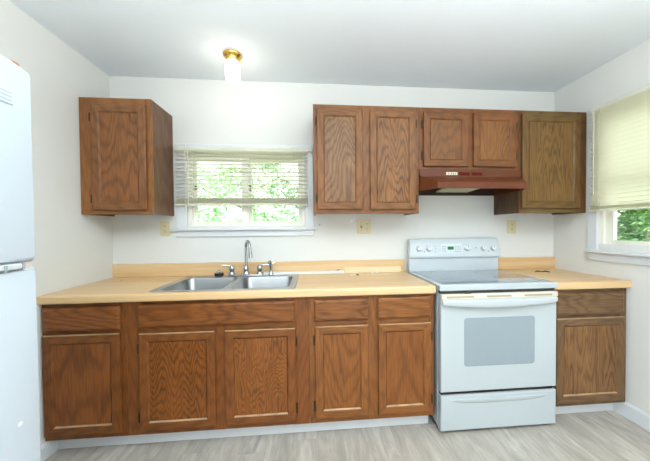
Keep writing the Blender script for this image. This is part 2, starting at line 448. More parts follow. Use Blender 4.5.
# ---------------------------------------------------------------- cabinets
def rect(x0, x1, z0, z1, i, y): return [(x0+i, y, z0+i), (x1-i, y, z0+i), (x1-i, y, z1-i), (x0+i, y, z1-i)]
def door(par, x0, x1, z0, z1, yf, fm, pm, name='door', sw=.043, hinge=None, label=None):
    """frame-and-panel door overlaid on the face frame; yf is its front plane"""
    bm = bmesh.new(); yb = yf+.018
    lp = [rect(x0, x1, z0, z1, .006, yb), rect(x0, x1, z0, z1, 0, yb-.004), rect(x0, x1, z0, z1, 0, yf+.005), rect(x0, x1, z0, z1, .0015, yf+.0015), rect(x0, x1, z0, z1, .005, yf),
          rect(x0, x1, z0, z1, sw, yf), rect(x0, x1, z0, z1, sw+.003, yf+.0015), rect(x0, x1, z0, z1, sw+.011, yf+.0100), rect(x0, x1, z0, z1, sw+.011, yb-.003)]
    rings(bm, lp, 0, True, False, mats=[1, 0, 1, 0])
    bm.faces.ensure_lookup_table()
    for f in (bm.faces if yf < -.5 else ()):   # scuffs and painted top highlight: ledge under panel, top edge of door
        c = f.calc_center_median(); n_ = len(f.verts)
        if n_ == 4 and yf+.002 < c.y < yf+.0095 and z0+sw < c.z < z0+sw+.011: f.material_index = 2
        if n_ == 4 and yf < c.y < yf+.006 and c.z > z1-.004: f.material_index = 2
    d = obj(name, bm, list(fm)+[M['worn_lit']], par, False, label)
    e = sw+.0108
    obj('panel', BX(x0+e, x1-e, yf+.0075, yb-.002, z0+e, z1-e), pm, d)
    if hinge:
        for zz in (z0+.075, z1-.085):
            bm = bmesh.new(); xh = x0-.005 if hinge == 'l' else x1+.005
            box(bm, xh-.006, xh+.005, yf+.004, yf+.019, zz-.028, zz+.028, .002)
            tube(bm, [(xh, yf+.003, zz-.022), (xh, yf+.003, zz+.022)], .0042, 8)
            obj('hinge', bm, M['bronze'], d)
    return d
def drawer(par, x0, x1, z0, z1, yf, m, name='drawer', label=None):
    bm = bmesh.new(); yb = yf+.018
    rings(bm, [rect(x0, x1, z0, z1, .004, yb), rect(x0, x1, z0, z1, 0, yb-.003), rect(x0, x1, z0, z1, 0, yf+.007), rect(x0, x1, z0, z1, .003, yf+.0035), rect(x0, x1, z0, z1, .012, yf)], 0)
    return obj(name, bm, m, par, False, label)

FB = -.610; DB = -.630    # base face frame plane, base door front plane
def base_body(t, x0, x1, fm, sm, door_top=.69):
    # body box (sides, back, bottom) open behind the frame
    bm = bmesh.new()
    box(bm, x0+.001, x0+.017, -.591, -.004, .095, .8675); box(bm, x1-.017, x1-.001, -.591, -.004, .095, .8675)
    box(bm, x0+.017, x1-.017, -.591, -.004, .095, .113); box(bm, x0+.017, x1-.017, -.012, -.004, .113, .8675)
    obj('body', bm, sm, t)
def face(t, x0, x1, stiles, rails, fm, y=FB, z0=.095, z1=.8675):
    """face frame: vertical stiles [(x0,x1)], horizontal rails [(z0,z1)] running between the stiles"""
    bm = bmesh.new(); th = .019
    for a, b in stiles: box(bm, a, b, y, y+th, z0, z1, .0008, 0, 1)
    st = sorted(stiles)
    for (a, b), (c, d) in zip(st, st[1:]):
        for p, q in rails: box(bm, b, c, y+.0004, y+th, p, q, .0006, 1, 1)
    obj('face_frame', bm, fm, t)

lo = [M['oak_lo'], M['oak_lo_h']]; up = [M['oak_up'], M['oak_up_h']]; gr = [M['oak_gr'], M['oak_gr_h']]
LR = [(.095, .135), (.676, .726), (.838, .8675)]
# 1: left unit
t = thing('base_cabinet', (.22, -.3, .095), 'brown oak base cabinet in the left corner next to the refrigerator', 'cabinet', 'base cabinets')
base_body(t, .002, .440, lo, M['oak_side'])
face(t, 0, .44, [(.002, .03), (.395, .4395)], LR, lo)
door(t, .012, .413, .126, .692, DB, lo, oak('oak_panel_a', (142, 86, 44), (118, 66, 32), 5, 'v', 11, .45), sw=.045)
drawer(t, .012, .414, .713, .843, DB, oak('oak_drawer_a', (140, 86, 46), (112, 64, 34), 6, 'h', 12, .45))
# 2: sink unit
t = thing('base_cabinet', (.95, -.3, .095), 'wide oak base cabinet under the sink with two doors and one long false drawer', 'cabinet', 'base cabinets')
base_body(t, .440, 1.473, lo, M['oak_side'])
face(t, .44, 1.473, [(.4405, .525), (.922, .992), (1.378, 1.4725)], LR, lo)
door(t, .513, .929, .125, .684, DB, lo, oak('oak_panel_b', (138, 84, 40), (98, 54, 24), 8.5, 'v', 13, .5, xs=11, zs=1.0, flame=1.3), hinge='l', sw=.043)
door(t, .985, 1.392, .126, .684, DB, lo, oak('oak_panel_c', (146, 90, 44), (104, 60, 28), 14, 'v', 14, .45, xs=9, zs=2.2, flame=.6), hinge='r', sw=.043)
drawer(t, .510, 1.388, .719, .845, DB, oak('oak_drawer_b', (136, 84, 44), (98, 56, 27), 12, 'h', 15, .4, flame=.15, zs=.8, xs=4), 'false_drawer_front')
# 3: double unit
t = thing('base_cabinet', (1.86, -.3, .095), 'oak base cabinet with two drawers over two doors, left of the stove', 'cabinet', 'base cabinets')
base_body(t, 1.473, 2.246, lo, M['oak_side'])
lo2 = [oak('oak_lower_frame_b', (143, 92, 52), (116, 70, 36), 6, 'v', 16, .3), oak('oak_lower_rail_b', (142, 92, 52), (114, 68, 36), 6, 'h', 17, .3)]
face(t, 1.473, 2.246, [(1.4735, 1.515), (1.822, 1.898), (2.212, 2.2455)], LR, lo2)
door(t, 1.508, 1.830, .130, .687, DB, lo2, oak('oak_panel_d', (142, 90, 48), (120, 72, 36), 8, 'v', 18, .4), hinge='l')
door(t, 1.891, 2.223, .130, .687, DB, lo2, oak('oak_panel_e', (140, 88, 47), (118, 70, 36), 4, 'v', 19, .35), hinge='r')
drawer(t, 1.504, 1.831, .717, .845, DB, oak('oak_drawer_c', (136, 87, 50), (92, 55, 28), 10, 'h', 20, .5, zs=1.4, flame=.2))
drawer(t, 1.890, 2.221, .719, .848, DB, oak('oak_drawer_d', (146, 94, 52), (124, 76, 40), 4, 'h', 21, .35))
# 4: right unit
t = thing('base_cabinet', (3.3, -.3, .095), 'weathered grey-brown oak base cabinet between the stove and the right wall', 'cabinet', 'base cabinets')
base_body(t, 3.036, W-.003, gr, M['oak_side'])
face(t, 3.036, W-.003, [(3.0365, 3.075), (3.52, W-.003)], [(.095, .135), (.668, .712), (.834, .8675)], gr)
door(t, 3.058, 3.540, .122, .678, DB, gr, oak('oak_panel_f', (136, 100, 68), (96, 66, 42), 11, 'v', 22, .5, xs=9, zs=.8, flame=.15), sw=.046)
drawer(t, 3.058, 3.537, .700, .842, DB, oak('oak_drawer_f', (118, 92, 70), (86, 62, 43), 9, 'h', 23, .4, zs=1.2, flame=.2))
# toe kicks
struct('trim_1', BX(.004, 2.236, -.545, -.535, .001, .0945, .001), M['trimw'])
struct('trim_2', BX(3.05, W-.015, -.545, -.535, .001, .0945, .001), M['trimw'])

FU = -.308; DU = -.328
ZB, ZT = 1.3745, 2.133
def upper(t, x0, x1, z0, z1, fm, sm, stiles, rails):
    bm = bmesh.new()
    box(bm, x0+.001, x0+.016, FU+.019, -.002, z0, z1); box(bm, x1-.016, x1-.001, FU+.019, -.002, z0, z1)
    box(bm, x0+.016, x1-.016, FU+.019, -.002, z0+.012, z0+.026); box(bm, x0+.016, x1-.016, FU+.019, -.002, z1-.015, z1)
    box(bm, x0+.016, x1-.016, -.010, -.002, z0+.026, z1-.015)
    obj('body', bm, sm, t)
    face(t, x0, x1, stiles, rails, fm, FU, z0, z1)
UR = [(ZB, ZB+.04), (ZT-.045, ZT)]
upA = [oak('oak_upper_frame_a', (148, 100, 63), (124, 78, 46), 6, 'v', 31, .3), oak('oak_upper_rail_a', (146, 100, 64), (122, 78, 47), 6, 'h', 32, .3)]
t = thing('wall_cabinet', (.22, -.15, ZB), 'single-door oak wall cabinet in the left corner beside the sink window', 'cabinet', 'wall cabinets')
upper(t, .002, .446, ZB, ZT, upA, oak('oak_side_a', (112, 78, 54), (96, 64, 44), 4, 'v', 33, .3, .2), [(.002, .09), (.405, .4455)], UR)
door(t, .080, .417, 1.401, 2.087, DU, [oak('oak_door_a', (136, 92, 62), (108, 70, 46), 7, 'v', 35, .3), M['oak_up_h']], oak('oak_panel_g', (138, 92, 60), (112, 72, 46), 7, 'v', 34, .45), hinge='l', sw=.045)
t = thing('wall_cabinet', (1.89, -.15, ZB), 'two-door oak wall cabinet between the sink window and the range hood', 'cabinet', 'wall cabinets')
upper(t, 1.509, 2.2635, ZB, ZT, up, M['oak_side'], [(1.5095, 1.545), (1.842, 1.916), (2.225, 2.263)], UR)
door(t, 1.534, 1.853, 1.404, 2.099, DU, up, oak('oak_panel_h', (146, 112, 88), (114, 82, 62), 11, 'v', 36, .5, xs=3.6, zs=1.2), hinge='l')  # greyer left panel tone paints in a reflected sheen
door(t, 1.906, 2.236, 1.403, 2.099, DU, up, oak('oak_panel_i', (146, 104, 70), (104, 68, 44), 10, 'v', 51, .55, xs=8, zs=.9, flame=.5), hinge='r')
ZC = 1.648
t = thing('wall_cabinet', (2.64, -.15, ZC), 'short two-door oak wall cabinet above the range hood', 'cabinet', 'wall cabinets')
upC = [oak('oak_upper_frame_c', (132, 84, 48), (106, 64, 36), 6, 'v', 38, .3), oak('oak_upper_rail_c', (130, 84, 49), (104, 64, 36), 6, 'h', 39, .3)]
upper(t, 2.2645, 3.0245, ZC, ZT, upC, M['oak_side'], [(2.265, 2.31), (2.615, 2.68), (2.985, 3.024)], [(ZC, 1.725), (ZT-.045, ZT)])
door(t, 2.294, 2.628, 1.711, 2.096, DU, upC, oak('oak_panel_j', (136, 92, 54), (112, 72, 42), 7, 'v', 40, .4), hinge='l', sw=.043)
door(t, 2.667, 2.994, 1.712, 2.097, DU, upC, oak('oak_panel_k', (142, 96, 56), (114, 74, 42), 14, 'v', 41, .45), hinge='r', sw=.043)
t = thing('wall_cabinet', (3.3, -.15, ZB), 'tall single-door olive-brown oak wall cabinet between the range hood and the right wall', 'cabinet', 'wall cabinets')
upD = [oak('oak_upper_frame_d', (122, 92, 58), (92, 66, 40), 6, 'v', 42, .3), oak('oak_upper_rail_d', (118, 94, 58), (90, 68, 40), 6, 'h', 43, .3)]
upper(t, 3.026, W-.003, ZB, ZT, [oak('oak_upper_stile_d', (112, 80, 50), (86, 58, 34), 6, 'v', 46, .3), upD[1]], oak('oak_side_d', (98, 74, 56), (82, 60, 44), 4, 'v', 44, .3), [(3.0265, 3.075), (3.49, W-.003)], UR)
door(t, 3.043, 3.505, 1.408, 2.102, DU, upD, oak('oak_panel_l', (130, 99, 62), (94, 70, 42), 13, 'v', 45, .5, xs=9, zs=.8, flame=.12), sw=.046)

# ---------------------------------------------------------------- worktop
def worktop(x0, x1, z=.914):
    pr = [(-.003, .8680), (-.6365, .8680), (-.639, .8715), (-.640, .876), (-.640, .904), (-.637, .911), (-.630, .914), (-.003, .914)]
    return pr
# left worktop with a cut-out for the sink
SX0, SX1, SY0, SY1 = .575, 1.376, -.600, -.115
bm = bmesh.new()
pr = worktop(0, 0)
extr(bm, pr, .002, SX0); extr(bm, pr, SX1, 2.2475)
pf = [(SY0, .8680), (-.6365, .8680), (-.639, .8715), (-.640, .876), (-.640, .904), (-.637, .911), (-.630, .914), (SY0, .914)]
extr(bm, pf, SX0, SX1); box(bm, SX0, SX1, SY1, -.003, .8680, .914)
wt = obj('worktop', bm, M['counter'])
at(wt, (1.1, -.3, .876)); tag(wt, 'long butcher-block laminate worktop holding the sink, left of the stove', 'worktop', 'worktops')
obj('backsplash', BX(.002, 2.2475, -.021, -.001, .9142, 1.013, .003), M['counter'], wt)
bm = bmesh.new(); extr(bm, pr, 3.032, W-.002)
wt2 = obj('worktop', bm, M['counter']); at(wt2, (3.3, -.3, .876))
tag(wt2, 'short butcher-block laminate worktop between the stove and the right wall', 'worktop', 'worktops')
obj('backsplash', BX(3.032, W-.002, -.021, -.001, .9142, 1.013, .003), M['counter'], wt2)

# ---------------------------------------------------------------- sink
def rrect(x0, x1, y0, y1, r, z, k=6):
    out = []
    for cx, cy, a0 in ((x1-r, y1-r, 0), (x0+r, y1-r, 90), (x0+r, y0+r, 180), (x1-r, y0+r, 270)):
        for i in range(k+1):
            a = math.radians(a0+90*i/k); out.append((cx+r*math.cos(a), cy+r*math.sin(a), z))
    return out
sk = thing('kitchen_sink', (.99, -.33, .914), 'double-bowl stainless steel drop-in sink set in the long worktop', 'sink')
RX0, RX1, RY0, RY1 = .556, 1.394, -.617, -.048
BL = [(.598, .958, -.585, -.150), (1.002, 1.352, -.585, -.150)]
bm = bmesh.new()
# deck: outer ring then filled with holes through triangulation
outer = [rrect(RX0, RX1, RY0, RY1, .03, .9145), rrect(RX0, RX1, RY0, RY1, .03, .9165), rrect(RX0+.004, RX1-.004, RY0+.004, RY1-.004, .027, .9195), rrect(RX0+.012, RX1-.012, RY0+.012, RY1-.012, .022, .9175)]
L = [[bm.verts.new(p) for p in lp] for lp in outer]
for a, b in zip(L, L[1:]):
    for i in range(len(a)): bm.faces.new((a[i], a[(i+1) % len(a)], b[(i+1) % len(a)], b[i]))
edges = [bm.edges.get((L[-1][i], L[-1][(i+1) % len(L[-1])])) for i in range(len(L[-1]))]
tops = []
for b in BL:
    v = [bm.verts.new(p) for p in rrect(*b, .045, .9175)]; tops.append(v)
    edges += [bm.edges.new((v[i], v[(i+1) % len(v)])) for i in range(len(v))]
bmesh.ops.triangle_fill(bm, edges=edges, use_beauty=True)
obj('deck', bm, M['steel2'], sk)
for b in BL:
    x0, x1, y0, y1 = b; bm = bmesh.new()
    lp = [rrect(x0, x1, y0, y1, .045, .9175), rrect(x0+.004, x1-.004, y0+.004, y1-.004, .045, .911), rrect(x0+.010, x1-.010, y0+.010, y1-.010, .05, .80),
          rrect(x0+.022, x1-.022, y0+.022, y1-.022, .055, .765), rrect(x0+.05, x1-.05, y0+.05, y1-.05, .05, .752), rrect(x0+.13, x1-.13, y0+.15, y1-.15, .03, .750)]
    rings(bm, lp, 0, False, True)
    bw = obj('bowl', bm, M['steel'], sk, True)
    bm = bmesh.new(); lathe(bm, [(.045, .7512), (.045, .754), (.036, .754), (.03, .7518)], ((x0+x1)/2, (y0+y1)/2, 0), 24); obj('drain', bm, M['chrome'], bw, True)

fa = thing('faucet', (1.0, -.095, .918), 'chrome gooseneck faucet with two lever handles on the sink deck', 'faucet')
bm = bmesh.new(); box(bm, .865, 1.125, -.118, -.072, .9185, .930, .005); obj('base_plate', bm, M['chrome'], fa, True)
bm = bmesh.new(); lathe(bm, [(.024, .929), (.024, .938), (.019, .945), (.018, .965), (.021, .972), (.015, .985), (.013, .99)], (.998, -.095, 0), 20); obj('spout_base', bm, M['chrome'], fa, True)
pts = [(.998, -.095, .985), (.998, -.095, 1.13)]
for i in range(1, 13):
    a = math.pi*i/13; pts.append((.998+.026*(1-math.cos(a))*.9, -.095-.048*(1-math.cos(a)), 1.13+.052*math.sin(a)))
pts += [(1.047, -.192, 1.105)]
bm = bmesh.new(); tube(bm, pts, .0105, 12); tube(bm, [(1.047, -.192, 1.11), (1.050, -.194, 1.085), (1.051, -.195, 1.06)], [.012, .0145, .0145], 14)
obj('spout', bm, M['chrome'], fa, True)
for x, dx in ((.893, -1), (1.098, 1)):
    bm = bmesh.new(); lathe(bm, [(.023, .929), (.023, .940), (.016, .950), (.019, .965), (.020, .985), (.013, .998), (.004, 1.003)], (x, -.095, 0), 18)
    tube(bm, [(x, -.095, .992), (x+dx*.03, -.098, .999), (x+dx*.072, -.10, 1.001)], [.008, .0065, .006], 8)
    obj('lever_handle', bm, M['chrome'], fa, True)
sp = thing('side_sprayer', (1.182, -.095, .918), 'chrome side sprayer standing right of the faucet', 'sprayer')
bm = bmesh.new(); lathe(bm, [(.019, .9185), (.019, .926), (.013, .934), (.011, .955)], (1.182, -.095, 0), 16); obj('holder', bm, M['chrome'], sp, True)
bm = bmesh.new(); tube(bm, [(1.182, -.095, .950), (1.182, -.094, .98), (1.178, -.096, 1.005), (1.172, -.108, 1.024)], [.009, .011, .012, .014], 12)
tube(bm, [(1.180, -.09, .998), (1.196, -.08, 1.012), (1.212, -.075, 1.012)], [.005, .006, .005], 8); obj('spray_head', bm, M['chrome'], sp, True)
st = thing('sink_stopper', (.80, -.10, .918), 'dark basket strainer lying on the sink deck left of the faucet', 'strainer')
bm = bmesh.new(); lathe(bm, [(.022, .9185), (.030, .922), (.034, .940), (.036, .943), (.032, .944), (.028, .935)], (.80, -.10, 0), 24); obj('basket', bm, M['rubber'], st, True)
bm = bmesh.new(); lathe(bm, [(.034, .943), (.0345, .948), (.022, .951), (.008, .953), (.007, .962), (.010, .966), (.008, .969), (.002, .970)], (.80, -.10, 0), 24); obj('lid', bm, M['chrome'], st, True)

# loose strips and bits on the worktop
bm = bmesh.new(); box(bm, 1.12, 1.745, -.062, -.024, .9145, .936, .003)
tag(at(obj('trim_strip', bm, mat('white_strip', (232, 232, 228), .4)), (1.4, -.04, .9145)), 'white strip lying against the backsplash right of the faucet', 'strip')
bm = bmesh.new(); tube(bm, [(1.69, -.052, .9362), (1.694, -.055, .944), (1.71, -.056, .944)], .003, 6)
tag(at(obj('screw', bm, M['bronze'], None, True), (1.69, -.052, .936)), 'small dark screw on the end of the white strip', 'screw')
bm = bmesh.new(); box(bm, 1.75, 2.21, -.040, -.0215, .9145, .960, .002)
tag(at(obj('wood_strip', bm, mat('pale_wood', (246, 222, 182), .5)), (2.0, -.03, .9145)), 'pale wooden strip leaning on the backsplash near the stove', 'strip')
rnd = random.Random(5)
def chip(x, y, r, h, m, lab, cat='crumb', group=None, name='plaster_chip'):
    bm = bmesh.new(); n = 7; a0 = rnd.uniform(0, 6)
    p = [(x+r*rnd.uniform(.6, 1.1)*math.cos(a0+6.283*i/n), y+r*rnd.uniform(.5, .9)*math.sin(a0+6.283*i/n)) for i in range(n)]
    rings(bm, [[(a, b, .9143) for a, b in p], [(x+(a-x)*.75, y+(b-y)*.75, .9143+h) for a, b in p]])
    return tag(at(obj(name, bm, m), (x, y, .9143)), lab, cat, group)
whitec = mat('white_plaster', (240, 236, 228), .8)
chip(1.80, -.14, .030, .003, whitec, 'flat pale plaster flake just left of the brown chip on the worktop', group='bits on the worktop')
chip(1.835, -.16, .014, .008, mat('rust_brown', (150, 84, 40), .8), 'small rust-brown chip on the worktop between sink and stove', group='bits on the worktop')
chip(1.865, -.14, .024, .003, whitec, 'flat pale plaster flake just right of the brown chip on the worktop', group='bits on the worktop')
chip(1.965, -.08, .012, .010, whitec, 'left one of two small white crumbs before the wooden strip', group='bits on the worktop')
chip(2.005, -.08, .012, .010, whitec, 'right one of two small white crumbs before the wooden strip', group='bits on the worktop')
chip(2.06, -.13, .055, .0016, mat('faint_smear', (236, 214, 178), .6), 'broad faint pale flake on the worktop nearest the stove', group='bits on the worktop')
bm = bmesh.new(); tube(bm, [(3.235, -.215, .9185), (3.26, -.205, .9225), (3.285, -.22, .919), (3.31, -.225, .9235), (3.335, -.24, .9185)], [.003, .005, .003, .005, .0035], 7)
tag(at(obj('wire_scrap', bm, M['rubber'], None, True), (3.28, -.21, .9145)), 'thin dark scrap of bent wire on the short right worktop', 'wire')
chip(.147, -.16, .006, .0012, mat('burn_mark', (120, 84, 50), .8), 'tiny dark speck at the left end of the long worktop', 'speck', None, 'speck')

# ---------------------------------------------------------------- stove
RX, RX2, RF = 2.265, 3.028, -.663
sv = thing('stove', (2.647, -.33, 0), 'freestanding white electric stove with a grey glass cooktop', 'stove')
bm = bmesh.new()
box(bm, RX+.003, RX2-.003, -.612, -.022, .03, .896, .003)
obj('body', bm, M['enamel'], sv)
for x in (RX+.05, RX2-.05):
    for y in (-.57, -.07):
        bm = bmesh.new(); lathe(bm, [(.02, 0), (.02, .012), (.012, .014), (.012, .031)], (x, y, 0), 12); obj('foot', bm, M['rubber'], sv)
# cooktop: white rim around a glass sheet
CY0, CY1 = RF-.002, -.082
bm = bmesh.new()
fr = lambda i, z: [(RX-.002+i, CY0+i, z), (RX2+.002-i, CY0+i, z), (RX2+.002-i, CY1-min(i, .002), z), (RX-.002+i, CY1-min(i, .002), z)]
rings(bm, [fr(.004, .885), fr(0, .889), fr(0, .914), fr(.003, .920), fr(.008, .922)], 0)
ct = obj('cooktop', bm, M['enamel'], sv)
gm = mat('cooktop_glass', (150, 162, 172), .07, spec=.6, coat=.6)
gN = N(gm); nn = gN.noise(gN.coords((500, 500, 500)), 1, 1)
gN.l(gN.mix(gN.ramp(nn, .45, .6), lin((108, 122, 136)), lin((136, 146, 156))), gN.b.inputs['Base Color'])
obj('glass_top', BX(RX+.034, RX2-.034, CY0+.040, CY1-.008, .9222, .9235, .0004), gm, ct)
dk = mat('burner_dark', (92, 106, 120), .1, spec=.6, coat=.6); rg = mat('burner_ring_print', (176, 184, 190), .12, coat=.5)  # first tone is a darker disc, used on the front left burner only
for x, y, r in ((2.475, -.47, .105), (2.835, -.47, .085), (2.475, -.22, .078), (2.835, -.22, .098)):
    bm = bmesh.new(); lathe(bm, [(r, .92355), (r, .92385)], (x, y, 0), 40); bo = obj('burner', bm, dk if (r in (.105,)) else gm, ct, True)
    bm = bmesh.new()
    rings(bm, [[(x+q*math.cos(6.2832*i/40), y+q*math.sin(6.2832*i/40), z) for i in range(40)] for q, z in ((r, .9236), (r+.003, .9236), (r+.003, .92395), (r, .92395), (r, .9236))], 0, False, False)
    obj('burner_ring', bm, rg, bo)
# backguard
bm = bmesh.new(); box(bm, RX+.004, RX2-.004, -.070, -.022, .897, 1.035, .004); obj('riser', bm, mat('riser_enamel', (206, 214, 217), .25), sv)  # riser tone lightened too, making up for the hood's shade
bm = bmesh.new()
pl = [(-.024, 1.030), (-.085, 1.028), (-.092, 1.034), (-.072, 1.168), (-.060, 1.180), (-.024, 1.180)]
xs_ = [(RX-.001, RX+.010), (RX2+.001, RX2-.010)]
def xx(i, z): a, b = xs_[i]; k = (z-1.028)/.152; return a+(b-a)*k
rings(bm, [[(xx(0, z), y, z) for y, z in pl], [(xx(1, z), y, z) for y, z in pl]])
bmesh.ops.bevel(bm, geom=[e for e in bm.edges], offset=.004, segments=2, affect='EDGES')
cp = obj('control_panel', bm, mat('panel_enamel', (208, 216, 219), .25), sv, True)  # enamel lightened to paint in light lost under the hood
knobm = mat('knob_plastic', (222, 227, 229), .3)
def yp(z): return -.0922+(z-1.034)*(.020/.134)
PD = Vector((0, -1, .149)).normalized()
def on_panel(bm_, x, z, prof, n=20):
    c = Vector((x, yp(z), z)); u = Vector((1, 0, 0)); v = PD.cross(u)
    rings(bm_, [[tuple(c+PD*h+u*r*math.cos(6.2832*i/n)+v*r*math.sin(6.2832*i/n)) for i in range(n)] for r, h in prof])
def plate(x0, x1, z0, z1, h=.0006, e=.0):
    b = bmesh.new(); lp = []
    for hh in (-.0004, h):
        lp.append([tuple(Vector((x, yp(z), z))+PD*hh) for x, z in ((x0, z0), (x1, z0), (x1, z1), (x0, z1))])
    return rings(b, lp)
for x, z, r in ((2.345, 1.104, .024), (2.425, 1.104, .022), (2.747, 1.104, .026), (2.884, 1.102, .022), (2.967, 1.102, .024)):
    bm = bmesh.new(); on_panel(bm, x, z, [(r, -.001), (r, .006), (r*.86, .010), (r*.80, .022), (r*.7, .024)])
    k = obj('knob', bm, knobm, cp, True)
    c = Vector((x, yp(z), z))+PD*.0242
    bm = bmesh.new(); rings(bm, [[tuple(c+PD*hh+Vector((dx, 0, dz))) for dx, dz in ((-.0022, 0), (.0022, 0), (.0022, r*.68), (-.0022, r*.68))] for hh in (-.001, .001)]); obj('pointer', bm, M['groove'], k)
obj('keypad', plate(2.528, 2.705, 1.062, 1.140), mat('keypad_film', (214, 222, 226), .3), cp)
bm = plate(2.583, 2.634, 1.092, 1.117, .0012); ds = obj('display', bm, mat('display_black', (14, 58, 30), .2, emit=(14, 150, 66), estr=.5), cp)
for (x0, x1, z0, z1, nx, nz) in ((2.538, 2.575, 1.072, 1.130, 3, 4), (2.645, 2.700, 1.072, 1.130, 4, 4)):
    bm = bmesh.new()
    for i in range(nx):
        for j in range(nz):
            xa = x0+(x1-x0)*i/nx; za = z0+(z1-z0)*j/nz
            rings(bm, [[tuple(Vector((x, yp(z), z))+PD*h) for x, z in ((xa, za), (xa+(x1-x0)/nx*.6, za), (xa+(x1-x0)/nx*.6, za+.006), (xa, za+.006))] for h in (.0005, .0010)])
    obj('keypad_marks', bm, M['groove'], cp)
for x, z, c in ((2.388, 1.079, 'd'), (2.928, 1.077, 'd'), (2.822, 1.104, 'd'), (2.482, 1.075, 'g'), (2.482, 1.122, 'g'), (2.482, 1.10, 'g')):
    bm = bmesh.new(); on_panel(bm, x, z, [(.0042, -.0005), (.0042, .0012)], 10); obj('indicator', bm, M['slot'] if c == 'd' else M['groove'], cp)
# vent trim, door, drawer
YD = RF
bm = bmesh.new(); box(bm, RX+.008, RX2-.008, YD+.014, -.612, .868, .8845, .001); obj('vent_gap', bm, M['slot'], sv)
bm = bmesh.new()
def dr(i, y, z0=.262, z1=.866, x0=RX+.004, x1=RX2-.002): return [(x0+i, y, z0+i), (x1-i, y, z0+i), (x1-i, y, z1-i), (x0+i, y, z1-i)]
rings(bm, [dr(.001, -.613), dr(0, YD+.008), dr(.002, YD+.002), dr(.007, YD)])
od = obj('oven_door', bm, M['enamel'], sv)
def rr2(x0, x1, z0, z1, r, y, k=5): return [(x, y, z) for x, z, _ in rrect(x0, x1, z0, z1, r, 0, k)]
bm = bmesh.new(); rings(bm, [rr2(2.417, 2.877, .417, .717, .018, YD+.0005), rr2(2.417, 2.877, .417, .717, .018, YD-.0012), rr2(2.419, 2.875, .419, .715, .017, YD-.0018)])
obj('oven_window', bm, M['ovenglass'], od)
# handle: bowed bar with cream vents above
bm = bmesh.new(); nseg = 24; lp = []
for i in range(nseg+1):
    k = i/nseg; x = RX+.008+(RX2-RX-.022)*k; s = math.sin(math.pi*k)
    zb = .806-.020*s**.7; out = .022+.022*s**.6; zt = .835
    lp.append([(x, YD-.001, zt), (x, YD-out*.7, zt), (x, YD-out, zt-.006), (x, YD-out, zb+.008), (x, YD-out*.85, zb), (x, YD-.001, zb+.004)])
rings(bm, lp)
obj('handle', bm, M['enamel2'], od, True)
bm = bmesh.new(); box(bm, RX+.006, RX2-.004, YD-.012, YD+.001, .835, .866, .004)
vt = obj('vent_strip', bm, M['cream'], od)
bm = bmesh.new()
for a, b in ((2.300, 2.475), (2.555, 2.715), (2.80, 2.985)):
    box(bm, a, b, YD-.0128, YD-.010, .843, .855, .001)
obj('vent_slots', bm, mat('vent_shadow', (176, 162, 134), .6), vt)
bm = bmesh.new(); lathe(bm, [(.001, -.001), (.022, 0), (.026, .004), (.020, .010), (.001, .011)], (2.44, YD-.002, .868), 16); bmesh.ops.scale(bm, vec=(1, .4, 1), verts=bm.verts[:], space=Matrix.Translation((-2.44, -YD, -.868)))
obj('latch', bm, M['slot'], od)
bm = bmesh.new(); box(bm, RX+.012, RX2-.012, YD+.02, -.613, .238, .262); obj('shadow_gap', bm, M['dark_in'], sv)
bm = bmesh.new()
rings(bm, [dr(.001, -.613, .022, .240), dr(0, YD+.008, .022, .240), dr(.002, YD+.002, .022, .240), dr(.007, YD, .022, .240)])
dw = obj('storage_drawer', bm, M['enamel'], sv)
# pull groove: a curved raised lip
bm = bmesh.new(); lp = []
for i in range(21):
    k = i/20; x = 2.325+.655*k; s = 1-(2*k-1)**4; zc = .212-.0*s
    lp.append([(x, YD+.001, zc+.004), (x, YD-.0055*s-.0005, zc+.003), (x, YD-.0065*s-.0006, zc-.003*s), (x, YD-.002*s-.0004, zc-.022*s-.002), (x, YD+.001, zc-.024*s-.003)])
rings(bm, lp); obj('pull_lip', bm, M['enamel'], dw, True)

# ---------------------------------------------------------------- range hood
hd = thing('range_hood', (2.645, -.23, 1.53), 'red-brown metal range hood under the short wall cabinet above the stove', 'range hood')
HX0, HX1 = 2.266, 3.023
bm = bmesh.new()
A = [(HX0, -.330), (HX1, -.330)]
# upper front strip (flat against the cabinet bottom rail)
zt, zm, zl, zb = 1.690, 1.636, 1.574, 1.534
secs = [[(HX0, -.3295, zt), (HX1, -.3295, zt)], [(HX0, -.333, zm), (HX1, -.333, zm)], [(2.30, -.40, 1.612), (2.99, -.40, 1.612)], [(2.336, -.462, 1.583), (2.967, -.462, 1.583)], [(2.336, -.470, zl), (2.967, -.470, zl)], [(2.336, -.470, zb), (2.967, -.470, zb)]]
V = [[bm.verts.new(p) for p in s] for s in secs]
for a, b in zip(V, V[1:]): bm.faces.new((a[0], a[1], b[1], b[0]))
